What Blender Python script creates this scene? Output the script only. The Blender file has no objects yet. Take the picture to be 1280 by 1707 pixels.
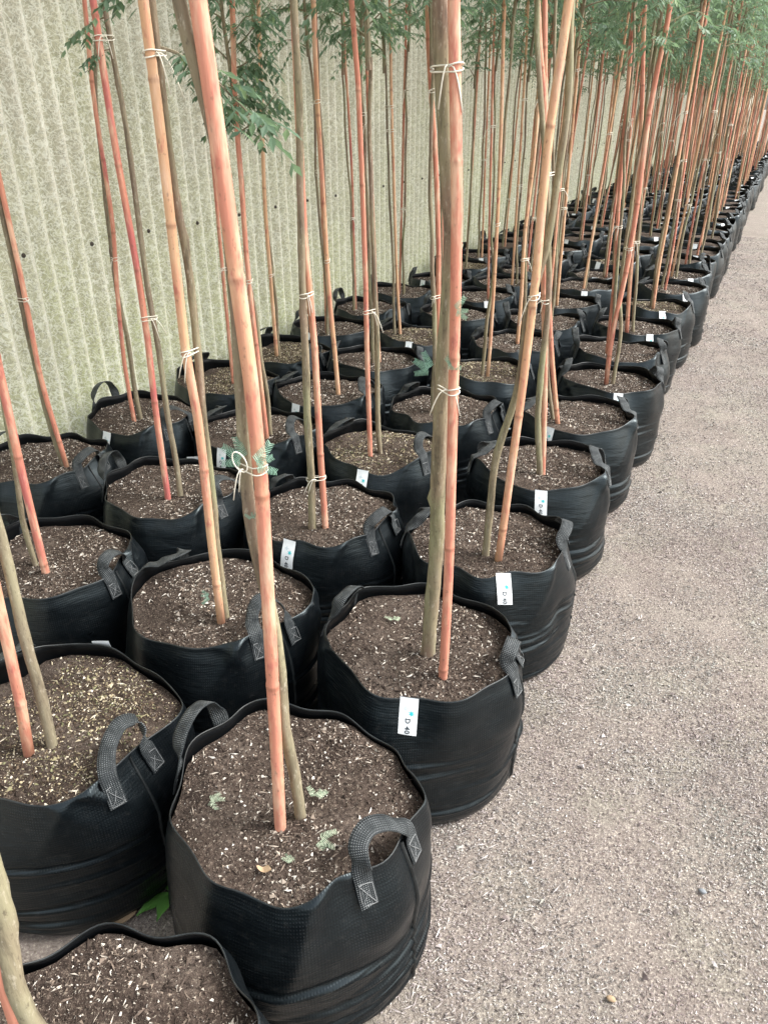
import bpy, math, random
import numpy as np
from mathutils import Vector

R = math.radians
scene = bpy.context.scene
COL = scene.collection

# ------------------------------------------------------------------ camera
cam_d = bpy.data.cameras.new('camera')
cam_d.sensor_fit = 'VERTICAL'; cam_d.sensor_height = 36.0
cam_d.lens = 26.47
cam_d.clip_start = 0.02; cam_d.clip_end = 400
cam = bpy.data.objects.new('camera', cam_d); COL.objects.link(cam)
cam.location = (0, 0, 1.29)
cam.rotation_euler = (R(90 - 28.40), 0, R(25.81))
scene.camera = cam

# ------------------------------------------------------------------ sky, sun, exposure (bright overcast)
SUN_EL, SUN_AZ = 50.0, 68.0       # azimuth in degrees from +Y towards +X: high over the open path on the right
world = bpy.data.worlds.new('World'); scene.world = world
world.use_nodes = True
wn = world.node_tree.nodes; wl = world.node_tree.links
wn.clear()
sky = wn.new('ShaderNodeTexSky'); sky.sky_type = 'NISHITA'; sky.sun_disc = False
sky.sun_elevation = R(SUN_EL); sky.sun_rotation = R(SUN_AZ)
sky.air_density = 1.6; sky.dust_density = 3.5
hs = wn.new('ShaderNodeHueSaturation'); hs.inputs['Saturation'].default_value = 0.34
bg = wn.new('ShaderNodeBackground'); bg.inputs['Strength'].default_value = 0.15
wo = wn.new('ShaderNodeOutputWorld')
wl.new(sky.outputs[0], hs.inputs['Color']); wl.new(hs.outputs[0], bg.inputs['Color']); wl.new(bg.outputs[0], wo.inputs['Surface'])
sun_d = bpy.data.lights.new('sun', 'SUN'); sun_d.energy = 1.5; sun_d.angle = R(24); sun_d.color = (1, .985, .96)
sun = bpy.data.objects.new('sun', sun_d); COL.objects.link(sun)
sv = Vector((math.sin(R(SUN_AZ)) * math.cos(R(SUN_EL)), math.cos(R(SUN_AZ)) * math.cos(R(SUN_EL)), math.sin(R(SUN_EL))))
sun.rotation_euler = sv.to_track_quat('Z', 'Y').to_euler(); sun.location = (3, -2, 8)
vs = scene.view_settings
vs.view_transform = 'Standard'; vs.look = 'None'; vs.gamma = 1.0; vs.use_curve_mapping = False
vs.exposure = 1.55
scene.cycles.max_bounces = 6; scene.cycles.diffuse_bounces = 3; scene.cycles.glossy_bounces = 2
scene.cycles.transmission_bounces = 3; scene.cycles.transparent_max_bounces = 4

GZ = -.042                         # level of the ground
HB = .331                          # height of a bag
# ------------------------------------------------------------------ helpers
def new_mesh(name, verts, faces, uv=None, mats=(), smooth=False, mat_idx=None):
    """verts (n,3) array; faces: (m,k) int array or list of such arrays with different k"""
    me = bpy.data.meshes.new(name)
    verts = np.asarray(verts, np.float32)
    fl = faces if isinstance(faces, list) else [faces]
    fl = [np.asarray(f, np.int32) for f in fl if len(f)]
    loops = np.concatenate([f.ravel() for f in fl])
    totals = np.concatenate([np.full(len(f), f.shape[1], np.int32) for f in fl])
    starts = np.concatenate([[0], np.cumsum(totals)[:-1]]).astype(np.int32)
    me.vertices.add(len(verts)); me.vertices.foreach_set('co', verts.ravel())
    me.loops.add(len(loops)); me.loops.foreach_set('vertex_index', loops)
    me.polygons.add(len(totals)); me.polygons.foreach_set('loop_start', starts)
    if smooth is not None:
        me.polygons.foreach_set('use_smooth', np.full(len(totals), bool(smooth)))
    for m in mats: me.materials.append(m)
    if mat_idx is not None: me.polygons.foreach_set('material_index', np.asarray(mat_idx, np.int32))
    me.update(calc_edges=True)
    if uv is not None:
        l = me.uv_layers.new(name='UVMap'); l.data.foreach_set('uv', np.asarray(uv, np.float32)[loops].ravel())
    return me

def link(name, data, parent=None):
    o = bpy.data.objects.new(name, data); COL.objects.link(o)
    if parent is not None: o.parent = parent
    return o

def tag(o, label=None, cat=None, group=None, kind=None):
    if label: o['label'] = label
    if cat: o['category'] = cat
    if group: o['group'] = group
    if kind: o['kind'] = kind
    return o

def grid(P, closed_v=False, uv=None):
    """P (n,m,3): quads over n rows, m columns, columns closed if closed_v"""
    n, m = P.shape[:2]
    idx = np.arange(n * m).reshape(n, m)
    if closed_v:
        nx = np.roll(idx, -1, 1); a = idx[:-1]; b = nx[:-1]; c = nx[1:]; d = idx[1:]
    else:
        a = idx[:-1, :-1]; b = idx[:-1, 1:]; c = idx[1:, 1:]; d = idx[1:, :-1]
    return P.reshape(-1, 3), np.stack([a, b, c, d], -1).reshape(-1, 4)

def frames(pts):
    pts = np.asarray(pts, float); n = len(pts)
    t = np.gradient(pts, axis=0); t /= np.linalg.norm(t, axis=1)[:, None] + 1e-12
    u = np.zeros_like(t)
    a = np.array([1., 0, 0]) if abs(t[0, 0]) < .8 else np.array([0, 1., 0])
    for i in range(n):
        a = a - t[i] * (a @ t[i]); a /= np.linalg.norm(a) + 1e-12; u[i] = a
    return t, u, np.cross(t, u)

def tube(pts, rad, seg=8, cap=True):
    pts = np.asarray(pts, float); n = len(pts)
    rad = np.broadcast_to(np.asarray(rad, float), (n,)) if np.ndim(rad) < 2 else rad
    t, u, v = frames(pts)
    ph = np.linspace(0, 2 * np.pi, seg, endpoint=False)
    rr = rad[:, None] if np.ndim(rad) == 1 else rad
    P = pts[:, None] + rr[..., None] * (np.cos(ph)[None, :, None] * u[:, None] + np.sin(ph)[None, :, None] * v[:, None])
    V, F = grid(P, True)
    if cap:
        k = len(V); V = np.vstack([V, pts[0], pts[-1]])
        i = np.arange(seg); j = (i + 1) % seg; o = (n - 1) * seg
        F = [F, np.concatenate([np.stack([j, i, np.full(seg, k)], 1), np.stack([o + i, o + j, np.full(seg, k + 1)], 1)])]
    else:
        F = [F]
    return V, F

class Acc:
    """collects pieces of one mesh"""
    def __init__(s): s.v = []; s.f3 = []; s.f4 = []; s.n = 0; s.m3 = []; s.m4 = []
    def add(s, V, F, mi=0):
        for f in (F if isinstance(F, list) else [F]):
            f = np.asarray(f) + s.n
            if f.shape[1] == 3: s.f3.append(f); s.m3.append(np.full(len(f), mi))
            else: s.f4.append(f); s.m4.append(np.full(len(f), mi))
        s.v.append(np.asarray(V)); s.n += len(V)
    def mesh(s, name, mats, smooth=False):
        fs = []; mi = []
        if s.f4: fs.append(np.concatenate(s.f4)); mi += s.m4
        if s.f3: fs.append(np.concatenate(s.f3)); mi += s.m3
        return new_mesh(name, np.concatenate(s.v), fs, mats=mats, smooth=smooth, mat_idx=np.concatenate(mi))

def spline(P, n):
    """Catmull-Rom through P, n samples, parametrised by z-like arc length"""
    P = np.asarray(P, float)
    d = np.concatenate([[0], np.cumsum(np.linalg.norm(np.diff(P, axis=0), axis=1))])
    s = np.linspace(0, d[-1], n); out = np.zeros((n, P.shape[1]))
    m = np.gradient(P, d, axis=0)
    k = np.clip(np.searchsorted(d, s, 'right') - 1, 0, len(P) - 2)
    h = d[k + 1] - d[k]; x = ((s - d[k]) / h)[:, None]; h = h[:, None]
    return (2*x**3-3*x**2+1)*P[k] + (x**3-2*x**2+x)*h*m[k] + (-2*x**3+3*x**2)*P[k+1] + (x**3-x**2)*h*m[k+1]

# ------------------------------------------------------------------ materials
class NT:
    def __init__(s, name):
        s.m = bpy.data.materials.new(name); s.m.use_nodes = True
        s.t = s.m.node_tree; s.t.nodes.clear()
        s.out = s.t.nodes.new('ShaderNodeOutputMaterial')
    def n(s, typ, ins=None, **kw):
        nd = s.t.nodes.new('ShaderNode' + typ)
        for k, v in kw.items(): setattr(nd, k, v)
        for k, v in (ins or {}).items(): s.set(nd.inputs[k], v)
        return nd
    def set(s, sock, v):
        if isinstance(v, bpy.types.NodeSocket): s.t.links.new(v, sock)
        else:
            if hasattr(sock.default_value, '__len__') and len(sock.default_value) == 4 and len(v) == 3: v = (*v, 1)
            sock.default_value = v
    def math(s, op, a, b=None, c=None, clamp=False):
        nd = s.n('Math', operation=op, use_clamp=clamp)
        for i, v in enumerate((a, b, c)):
            if v is not None: s.set(nd.inputs[i], v)
        return nd.outputs[0]
    def mix(s, f, a, b, blend='MIX'):
        nd = s.n('Mix', data_type='RGBA', blend_type=blend)
        s.set(nd.inputs[0], f); s.set(nd.inputs[6], a); s.set(nd.inputs[7], b)
        return nd.outputs[2]
    def noise(s, vec, scale, detail=2, rough=.5, dist=0, out=0):
        nd = s.n('TexNoise', {'Scale': scale, 'Detail': detail, 'Roughness': rough, 'Distortion': dist})
        if vec is not None: s.t.links.new(vec, nd.inputs['Vector'])
        return nd.outputs[out]
    def ramp(s, f, stops, interp='LINEAR'):
        nd = s.n('ValToRGB'); s.set(nd.inputs[0], f); cr = nd.color_ramp; cr.interpolation = interp
        while len(cr.elements) < len(stops): cr.elements.new(.5)
        for e, (p, c) in zip(cr.elements, stops):
            e.position = p; e.color = (*c, 1) if hasattr(c, '__len__') else (c, c, c, 1)
        return nd.outputs[0]
    def scale(s, vec, sc):
        nd = s.n('Mapping'); s.t.links.new(vec, nd.inputs['Vector']); nd.inputs['Scale'].default_value = sc
        return nd.outputs[0]
    def bump(s, h, strength=.5, dist=.002, normal=None):
        nd = s.n('Bump', {'Strength': strength, 'Distance': dist, 'Height': h})
        if normal is not None: s.t.links.new(normal, nd.inputs['Normal'])
        return nd.outputs[0]
    def principled(s, col, rough=.7, normal=None, spec=.5, **kw):
        p = s.n('BsdfPrincipled'); s.set(p.inputs['Base Color'], col); s.set(p.inputs['Roughness'], rough)
        s.set(p.inputs['Specular IOR Level'], spec)
        for k, v in kw.items(): s.set(p.inputs[k], v)
        if normal is not None: s.t.links.new(normal, p.inputs['Normal'])
        s.t.links.new(p.outputs[0], s.out.inputs['Surface'])
        return p
    def obj(s): return s.n('TexCoord').outputs['Object']
    def uv(s): return s.n('TexCoord').outputs['UV']
    def pos(s): return s.n('NewGeometry').outputs['Position']
    def island(s): return s.n('NewGeometry').outputs['Random Per Island']
    def rnd(s): return s.n('ObjectInfo').outputs['Random']

M = {}
# ground: trodden dirt with fine chaff
t = NT('ground_dirt'); p = t.pos()
big = t.noise(p, 2.3, 4, .6); mid = t.noise(p, 14, 4, .6); fine = t.noise(p, 190, 3, .7)
c = t.ramp(big, [(.3, (.165, .136, .118)), (.5, (.205, .172, .150)), (.7, (.195, .176, .148))])
c = t.mix(t.ramp(mid, [(.42, 0.), (.62, .55)]), c, (.25, .213, .185))
tone = t.noise(p, 5.5, 3, .5, 0)
c = t.mix(t.ramp(tone, [(.52, 0.), (.68, .35)]), c, (.22, .215, .165))
c = t.mix(t.ramp(fine, [(.34, .85), (.5, 0.)]), c, (.12, .098, .083))
c = t.mix(t.ramp(fine, [(.55, 0.), (.68, .8)]), c, (.48, .43, .36))
t.principled(c, .92, t.bump(t.math('ADD', fine, t.math('MULTIPLY', mid, .7)), .7, .006), .2)
M['ground'] = t.m
# chips of gravel, straw and bark
t = NT('ground_chips')
c = t.ramp(t.island(), [(0, (.04, .033, .029)), (.18, (.11, .088, .075)), (.34, (.24, .203, .178)), (.5, (.37, .32, .29)),
                        (.70, (.47, .415, .370)), (.86, (.41, .385, .31)), (.95, (.60, .545, .465)), (1, (.76, .71, .63))])
pn = t.noise(t.pos(), 3.1, 3, .6)
c = t.mix(t.ramp(pn, [(.42, .0), (.62, .42)]), c, (.36, .25, .225))
c = t.mix(t.ramp(t.noise(t.pos(), 4.3, 3, .6), [(.55, .0), (.72, .35)]), c, (.27, .30, .23))
c = t.mix(t.ramp(t.noise(t.pos(), 1.9, 4, .65), [(.46, 0.), (.66, .45)]), c, t.mix(.6, c, (.10, .088, .08)))
c = t.mix(1.0, c, (.88, .915, .975), "MULTIPLY")
t.principled(c, .85, None, .25); M['chips'] = t.m
# potting soil
t = NT('potting_soil'); p = t.obj(); rr = t.rnd()
vv = t.n('VectorMath', operation='ADD'); t.t.links.new(p, vv.inputs[0]); t.set(vv.inputs[1], t.n('CombineXYZ', {0: t.math('MULTIPLY', rr, 37.), 1: rr}).outputs[0])
p = vv.outputs[0]
n1 = t.noise(p, 11, 4, .6); n2 = t.noise(p, 130, 4, .7); n3 = t.noise(p, 330, 2, .6)
c = t.ramp(n1, [(.3, (.033, .023, .018)), (.5, (.060, .044, .035)), (.72, (.100, .078, .064))])
c = t.mix(t.ramp(n2, [(.36, .8), (.5, 0.)]), c, (.016, .011, .009))
c = t.mix(t.ramp(n2, [(.56, 0.), (.7, .8)]), c, (.18, .14, .11))
c = t.mix(t.ramp(n3, [(.62, 0.), (.72, .7)]), c, (.38, .33, .26))
t.principled(c, .95, t.bump(t.math('ADD', n2, t.math('MULTIPLY', n3, .5)), .9, .006), .15); M['soil'] = t.m
def bits_mat(name, stops):
    t = NT(name); t.principled(t.ramp(t.island(), stops), .85, None, .25); return t.m
M['bits'] = bits_mat('perlite_and_bark', [(0, (.022, .015, .011)), (.36, (.060, .043, .034)), (.60, (.12, .090, .070)), (.75, (.23, .18, .14)),
                                   (.84, (.37, .315, .26)), (.93, (.52, .47, .40)), (1, (.70, .66, .60))])
M['bits2'] = bits_mat('bark_and_yellow_leaflets', [(0, (.028, .019, .014)), (.35, (.075, .05, .033)), (.55, (.16, .12, .08)), (.63, (.15, .16, .08)),
                                   (.76, (.34, .28, .17)), (.88, (.48, .41, .29)), (1, (.66, .60, .50))])
# bag: black woven polyethylene
t = NT('black_woven_plastic'); uv = t.uv(); o = t.obj()
w1 = t.n('TexWave', {'Scale': 1.0, 'Distortion': 0, 'Detail': 0}, wave_type='BANDS', bands_direction='X'); t.t.links.new(t.scale(uv, (94, 1, 1)), w1.inputs['Vector'])
w2 = t.n('TexWave', {'Scale': 1.0, 'Distortion': 0, 'Detail': 0}, wave_type='BANDS', bands_direction='Y'); t.t.links.new(t.scale(uv, (1, 20, 1)), w2.inputs['Vector'])
weave = t.math('MULTIPLY', w1.outputs[1], w2.outputs[1])
dn = t.noise(t.scale(o, (1, 1, 2.2)), 9, 5, .6); dn2 = t.noise(o, 60, 4, .7); rr = t.rnd()
c = t.mix(t.ramp(dn, [(.42, 0.), (.75, .6)]), (.0022, .0032, .0042), (.0075, .0100, .0118))
c = t.mix(t.ramp(dn2, [(.55, 0.), (.8, .35)]), c, (.040, .039, .037))
dots = t.math('MULTIPLY', t.ramp(weave, [(.55, 0.), (.95, 1.)]), t.ramp(t.noise(o, 16, 3, .6), [(.42, .0), (.66, .5)]))
c = t.mix(dots, c, (.05, .055, .058))
cr = t.math('MULTIPLY', t.noise(t.scale(o, (6, 6, 34)), 1.8, 2, .5, .5), t.ramp(t.noise(o, 5, 2), [(.35, .2), (.65, 1.)]))
rg = t.ramp(t.noise(t.scale(o, (1, 1, 3)), 7, 4, .6), [(.3, .25), (.7, .42)])
b = t.bump(weave, .2, .0011)
b = t.bump(cr, .38, .008, b)
b = t.bump(t.noise(t.scale(o, (30, 30, 120)), 1.5, 3, .6), .09, .003, b)
t.principled(c, rg, b, .40, **{'Specular Tint': (.80, .95, 1.0, 1)}); M['bag'] = t.m
t = NT('bag_inside'); t.principled((.0035, .0042, .005), .4, None, .2); M['bag_in'] = t.m
t = NT('bag_hem'); t.principled(t.mix(t.ramp(t.noise(t.obj(), 25, 3), [(.4, 0.), (.7, 1.)]), (.006, .0075, .008), (.022, .026, .027)), .42, None, .4); M['hem'] = t.m
t = NT('thread_grey'); t.principled((.16, .165, .165), .7); M['thread'] = t.m
# webbing handle
t = NT('black_webbing'); uv = t.uv()
w1 = t.n('TexWave', {'Scale': 1.0}, wave_type='BANDS', bands_direction='X'); t.t.links.new(t.scale(uv, (2.05, 1, 1)), w1.inputs['Vector'])
w2 = t.n('TexWave', {'Scale': 1.0}, wave_type='BANDS', bands_direction='Y'); t.t.links.new(t.scale(uv, (1, 2.05, 1)), w2.inputs['Vector'])
we = t.math('MULTIPLY', w1.outputs[1], w2.outputs[1])
c = t.mix(t.ramp(we, [(.30, 0.), (.75, 1.)]), (.014, .018, .020), t.mix(t.ramp(t.noise(t.obj(), 55, 4), [(.35, 0.), (.65, 1.)]), (.025, .030, .032), (.22, .235, .235)))
t.principled(c, .6, t.bump(we, .8, .002), .4); M['webbing'] = t.m
# tag
t = NT('white_tag_cloth'); t.principled(t.mix(t.ramp(t.noise(t.obj(), 30, 3), [(.5, 0.), (.8, .5)]), (.80, .83, .84), (.66, .69, .70)), .5, None, .4); M['tag'] = t.m
t = NT('tag_black_print'); t.principled((.05, .06, .07), .6); M['print'] = t.m
t = NT('tag_teal_print'); t.principled(t.mix(t.ramp(t.noise(t.obj(), 160, 2), [(.4, 0.), (.6, 1.)]), (.02, .42, .50), (.05, .58, .55)), .6); M['teal'] = t.m
t = NT('tag_grey_print'); t.principled((.56, .64, .67), .6); M['greyprint'] = t.m
# bamboo stake, red dye worn to tan
t = NT('dyed_bamboo'); o = t.obj(); rr = t.rnd()
lv = t.n('VectorMath', operation='ADD'); t.t.links.new(o, lv.inputs[0]); t.set(lv.inputs[1], t.n('CombineXYZ', {0: t.math('MULTIPLY', rr, 91.), 2: t.math('MULTIPLY', rr, 53.)}).outputs[0])
o2 = lv.outputs[0]
streak = t.noise(t.scale(o2, (90, 90, 4)), 1, 4, .6); patch = t.noise(t.scale(o2, (14, 14, 3.5)), 1, 3, .6); spot = t.noise(t.scale(o2, (60, 60, 22)), 1, 3, .6)
tan = t.mix(streak, (.50, .27, .145), (.66, .42, .26)); red = t.mix(streak, (.45, .150, .098), (.61, .285, .195))
dy = t.n('SeparateColor'); t.t.links.new(t.n('ObjectInfo').outputs['Color'], dy.inputs[0]); dv = dy.outputs[0]
dye = t.math('ADD', patch, t.math('MULTIPLY', t.math('SUBTRACT', dv, .45), .6))
c = t.mix(t.ramp(dye, [(.36, 0.), (.55, 1.)]), tan, red)
crim = t.ramp(t.math('ADD', t.noise(t.scale(o2, (20, 20, 5)), 1, 3, .6), t.math('MULTIPLY', t.math('SUBTRACT', dv, .75), .6)), [(.56, 0.), (.68, .75)])
c = t.mix(crim, c, (.43, .10, .105))
c = t.mix(t.ramp(spot, [(.57, 0.), (.68, .8)]), c, t.mix(patch, (.36, .09, .08), (.44, .17, .12)))
c = t.mix(t.ramp(t.noise(t.scale(o2, (120, 120, 60)), 1, 3, .7), [(.60, 0.), (.72, .75)]), c, (.19, .11, .07))
nd = t.n('Attribute', attribute_name='node')
c = t.mix(nd.outputs['Fac'], c, (.20, .085, .05))
c = t.mix(t.ramp(t.noise(t.scale(o2, (40, 40, 9)), 1, 4, .65), [(.50, 0.), (.66, .7)]), c, (.68, .46, .32))
t.principled(c, t.ramp(spot, [(.3, .55), (.7, .8)]), t.bump(t.math('ADD', streak, spot), .45, .003), .35); M['bamboo'] = t.m
# bark
t = NT('young_bark'); o = t.obj(); rr = t.rnd()
st = t.noise(t.scale(o, (70, 70, 9)), 1, 4, .65); pt = t.noise(t.scale(o, (9, 9, 4)), 1, 3, .5)
a = t.mix(rr, (.27, .235, .155), (.235, .24, .135)); bcol = t.mix(rr, (.16, .125, .09), (.26, .17, .125))
c = t.mix(t.ramp(pt, [(.38, 0.), (.62, 1.)]), a, bcol)
c = t.mix(t.ramp(st, [(.32, .7), (.5, 0.)]), c, (.075, .06, .042))
lz = t.noise(t.scale(o, (160, 160, 60)), 1, 3, .7)
c = t.mix(t.ramp(lz, [(.58, 0.), (.7, .7)]), c, (.40, .36, .28))
c = t.mix(t.ramp(lz, [(.30, .6), (.42, 0.)]), c, (.07, .05, .04))
c = t.mix(t.ramp(st, [(.58, 0.), (.75, .6)]), c, (.30, .27, .20))
t.principled(c, .8, t.bump(st, .6, .003), .25); M['bark'] = t.m
# leaves
def leaf_mat(name, a, b, cc, tr):
    t = NT(name); f = t.island()
    c = t.ramp(f, [(0, a), (.55, b), (.93, b), (1, cc)])
    c = t.mix(t.ramp(t.rnd(), [(.2, 0.), (1, .35)]), c, (.20, .29, .16))
    p = t.n('BsdfPrincipled'); t.set(p.inputs['Base Color'], c); p.inputs['Roughness'].default_value = .5; p.inputs['Specular IOR Level'].default_value = .45
    d = t.n('BsdfTranslucent'); t.set(d.inputs['Color'], t.mix(.5, c, (.30, .44, .22)))
    mx = t.n('MixShader'); mx.inputs[0].default_value = tr
    t.t.links.new(p.outputs[0], mx.inputs[1]); t.t.links.new(d.outputs[0], mx.inputs[2]); t.t.links.new(mx.outputs[0], t.out.inputs['Surface'])
    return t.m
M['leaf'] = leaf_mat('feathery_leaf', (.040, .080, .050), (.145, .230, .155), (.36, .43, .19), .45)
M['sprig'] = leaf_mat('young_leaf', (.13, .25, .19), (.20, .36, .27), (.22, .38, .24), .25)
M['dryleaf'] = bits_mat('dry_leaf', [(0, (.28, .19, .11)), (1, (.42, .31, .2))])
M['paleleaf'] = bits_mat('fallen_green_leaflet', [(0, (.22, .29, .20)), (1, (.42, .46, .34))])
t = NT('white_twine'); t.principled((.72, .68, .58), .8, t.bump(t.noise(t.obj(), 900, 2), .4, .001), .2); M['twine'] = t.m
t = NT('grey_stone'); t.principled(t.mix(t.noise(t.obj(), 90, 4), (.15, .165, .18), (.24, .25, .26)), .8); M['stone'] = t.m
t = NT('rusty_bolt'); t.principled(t.mix(t.noise(t.obj(), 200, 3), (.02, .018, .015), (.07, .05, .035)), .7); M['bolt'] = t.m
# fibreglass sheet: milky resin full of glass hairs
t = NT('fibreglass_sheet'); p = t.pos(); rr = t.rnd()
def hairs(scale, w, off, dist):
    mp = t.n('Mapping'); t.t.links.new(p, mp.inputs['Vector']); mp.inputs['Location'].default_value = (off, off * .7, off * .3)
    mp.inputs['Rotation'].default_value = (off * 1.3, 0, 0)
    n = t.noise(mp.outputs[0], scale, 1, .5, dist)
    return t.ramp(t.math('ABSOLUTE', t.math('SUBTRACT', n, .5)), [(0, 1.), (w, 0.)])
h1 = hairs(34, .030, 1.7, .5); h2 = hairs(46, .034, 5.1, .8); h3 = hairs(30, .040, 9.3, .9); h4 = hairs(39, .030, 14.9, .6); h5 = hairs(42, .045, 21.3, .7)
big = t.noise(p, 1.6, 4, .6); med = t.noise(t.scale(p, (1, 3, .8)), 3.0, 4, .6)
sep = t.n('SeparateXYZ'); t.t.links.new(p, sep.inputs[0])
algae = t.math('ADD', t.math('MULTIPLY', big, .9), t.math('MULTIPLY', t.math('SUBTRACT', 1.0, sep.outputs[2]), .28))
c = t.mix(t.ramp(algae, [(.32, 0.), (.68, 1.)]), (.60, .56, .44), (.565, .58, .33))
c = t.mix(t.ramp(med, [(.45, 0.), (.7, .45)]), c, (.44, .395, .31))
light = t.math('MAXIMUM', h1, t.math('MAXIMUM', h2, h4))
c = t.mix(t.math('MULTIPLY', t.math('MAXIMUM', h3, h5), .72), c, (.30, .285, .21))
cat = t.n('Attribute', attribute_name='ridge_shading').outputs['Fac']
ridge_shading = t.math('MAXIMUM', cat, 0.)
c = t.mix(t.math('MULTIPLY', t.math('MAXIMUM', t.math('MULTIPLY', cat, -1.), 0.), t.ramp(t.noise(t.scale(p, (1, 8, 1.5)), 3, 4, .6), [(.3, .2), (.7, .62)])), c, (.27, .265, .165))  # shade painted into the grooves so the corrugation reads
c = t.mix(t.math('MULTIPLY', ridge_shading, t.ramp(t.noise(t.scale(p, (1, 12, 2.5)), 4, 3, .6), [(.3, .35), (.65, .9)])), c, (.92, .89, .77))  # ridge lines painted paler, as if catching the light
c = t.mix(t.math('MULTIPLY', light, .75), c, (.92, .92, .82))
c = t.mix(t.math('MULTIPLY', rr, .18), c, (.60, .60, .46))
pr = t.n('BsdfPrincipled'); t.set(pr.inputs['Base Color'], c); pr.inputs['Roughness'].default_value = .55; pr.inputs['Specular IOR Level'].default_value = .3
t.t.links.new(t.bump(light, .3, .001), pr.inputs['Normal'])
tl = t.n('BsdfTranslucent'); t.set(tl.inputs['Color'], t.mix(.10, c, (.75, .75, .52)))
mx = t.n('MixShader'); mx.inputs[0].default_value = .38
t.t.links.new(pr.outputs[0], mx.inputs[1]); t.t.links.new(tl.outputs[0], mx.inputs[2]); t.t.links.new(mx.outputs[0], t.out.inputs['Surface'])
M['fibre'] = t.m

# ------------------------------------------------------------------ ground
rng = np.random.default_rng(7)
def fnoise(x, y, seed, k=6, f0=1.0, f1=6.0):
    r = np.random.default_rng(seed); z = 0
    for _ in range(k):
        f = r.uniform(f0, f1); a = r.uniform(0, 6.28); z = z + np.sin(f * (x * np.cos(a) + y * np.sin(a)) + r.uniform(0, 6.28)) / k
    return z
xs = np.concatenate([[-120, -30, -8], np.linspace(-3, 2.5, 90), [6, 30, 120]])
ys = np.concatenate([[-60, -15, -4], np.linspace(-1.5, 9, 150), np.linspace(9.5, 40, 40), [70, 150, 300]])
X, Y = np.meshgrid(xs, ys)
near = np.exp(-np.maximum(0, np.abs(X) - 2.4) * 2) * (Y > -2) * (Y < 20)
Z = .004 * near * fnoise(X, Y, 3, 10, 4, 26) - .004
V, F = grid(np.stack([X, Y, Z], -1))
o = tag(link('ground', new_mesh('ground', V, F, mats=[M['ground']], smooth=True)), kind='structure'); o.location.z = GZ

def shards(x, y, z, L, rs, flat=.35, slim=(.28, .75)):
    """one little tetrahedral flake at every point, random heading"""
    n = len(x); a = rs.uniform(0, 2 * np.pi, n); w = L * rs.uniform(*slim, n); h = L * rs.uniform(flat * .35, flat, n)
    ca, sa = np.cos(a), np.sin(a)
    loc = np.stack([np.stack([-L * .5, w * rs.uniform(-.5, .2, n), h * rs.uniform(-.3, .3, n)], -1),
                    np.stack([L * .5, w * rs.uniform(-.3, .3, n), h * rs.uniform(-.3, .5, n)], -1),
                    np.stack([L * rs.uniform(-.2, .2, n), w * .6, h * rs.uniform(-.2, .3, n)], -1),
                    np.stack([L * rs.uniform(-.25, .25, n), w * rs.uniform(-.2, .2, n), h], -1)], 1)
    P = np.empty_like(loc)
    P[..., 0] = x[:, None] + loc[..., 0] * ca[:, None] - loc[..., 1] * sa[:, None]
    P[..., 1] = y[:, None] + loc[..., 0] * sa[:, None] + loc[..., 1] * ca[:, None]
    P[..., 2] = z[:, None] + loc[..., 2]
    b = (np.arange(n) * 4)[:, None, None]
    F = (b + np.array([[0, 1, 3], [1, 2, 3], [2, 0, 3], [0, 2, 1]])[None]).reshape(-1, 3)
    return P.reshape(-1, 3), F

acc = Acc()
for (x0, x1, y0, y1, dens, s0, s1) in [(-.42, .40, .35, 1.5, 125000, .0026, .0078), (-.40, .40, 1.5, 2.8, 85000, .0032, .0088),
                                       (-.38, .34, 2.8, 5, 36000, .0045, .0110), (-.36, .3, 5, 10, 13000, .007, .016),
                                       (.4, 1.0, .3, 4, 7000, .004, .011), (-2.2, -.40, .35, 3.2, 9000, .003, .009)]:
    n = int((x1 - x0) * (y1 - y0) * dens)
    x = rng.uniform(x0, x1, n); y = rng.uniform(y0, y1, n)
    keep = rng.uniform(0, 1, n) < .60 + .55 * fnoise(x, y, 11, 8, 5, 34) + .55 * fnoise(x, y, 17, 5, 2, 9)
    x, y = x[keep], y[keep]; n = len(x)
    L = s0 + (s1 - s0) * rng.uniform(0, 1, n) ** 2.6
    acc.add(*shards(x, y, np.full(n, -.0015) + .004 * fnoise(x, y, 3, 10, 4, 26), L, rng))
# straws and splinters
n = 2600; x = -.36 + .76 * rng.uniform(0, 1, n) ** 1.5; y = .45 + 3.2 * rng.uniform(0, 1, n) ** 1.4
acc.add(*shards(x, y, np.full(n, .0015), rng.uniform(.010, .026, n), rng, .10, (.08, .16)))
n = 110; x = rng.uniform(-.36, .4, n); y = .45 + 3.2 * rng.uniform(0, 1, n) ** 1.4
acc.add(*shards(x, y, np.full(n, .001), rng.uniform(.010, .019, n), rng, .42, (.6, .9)))
o = tag(link('gravel_litter', acc.mesh('gravel_litter', [M['chips']])), 'fine gravel, straw and bark litter strewn over the path', 'gravel', kind='stuff'); o.location.z = GZ

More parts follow.
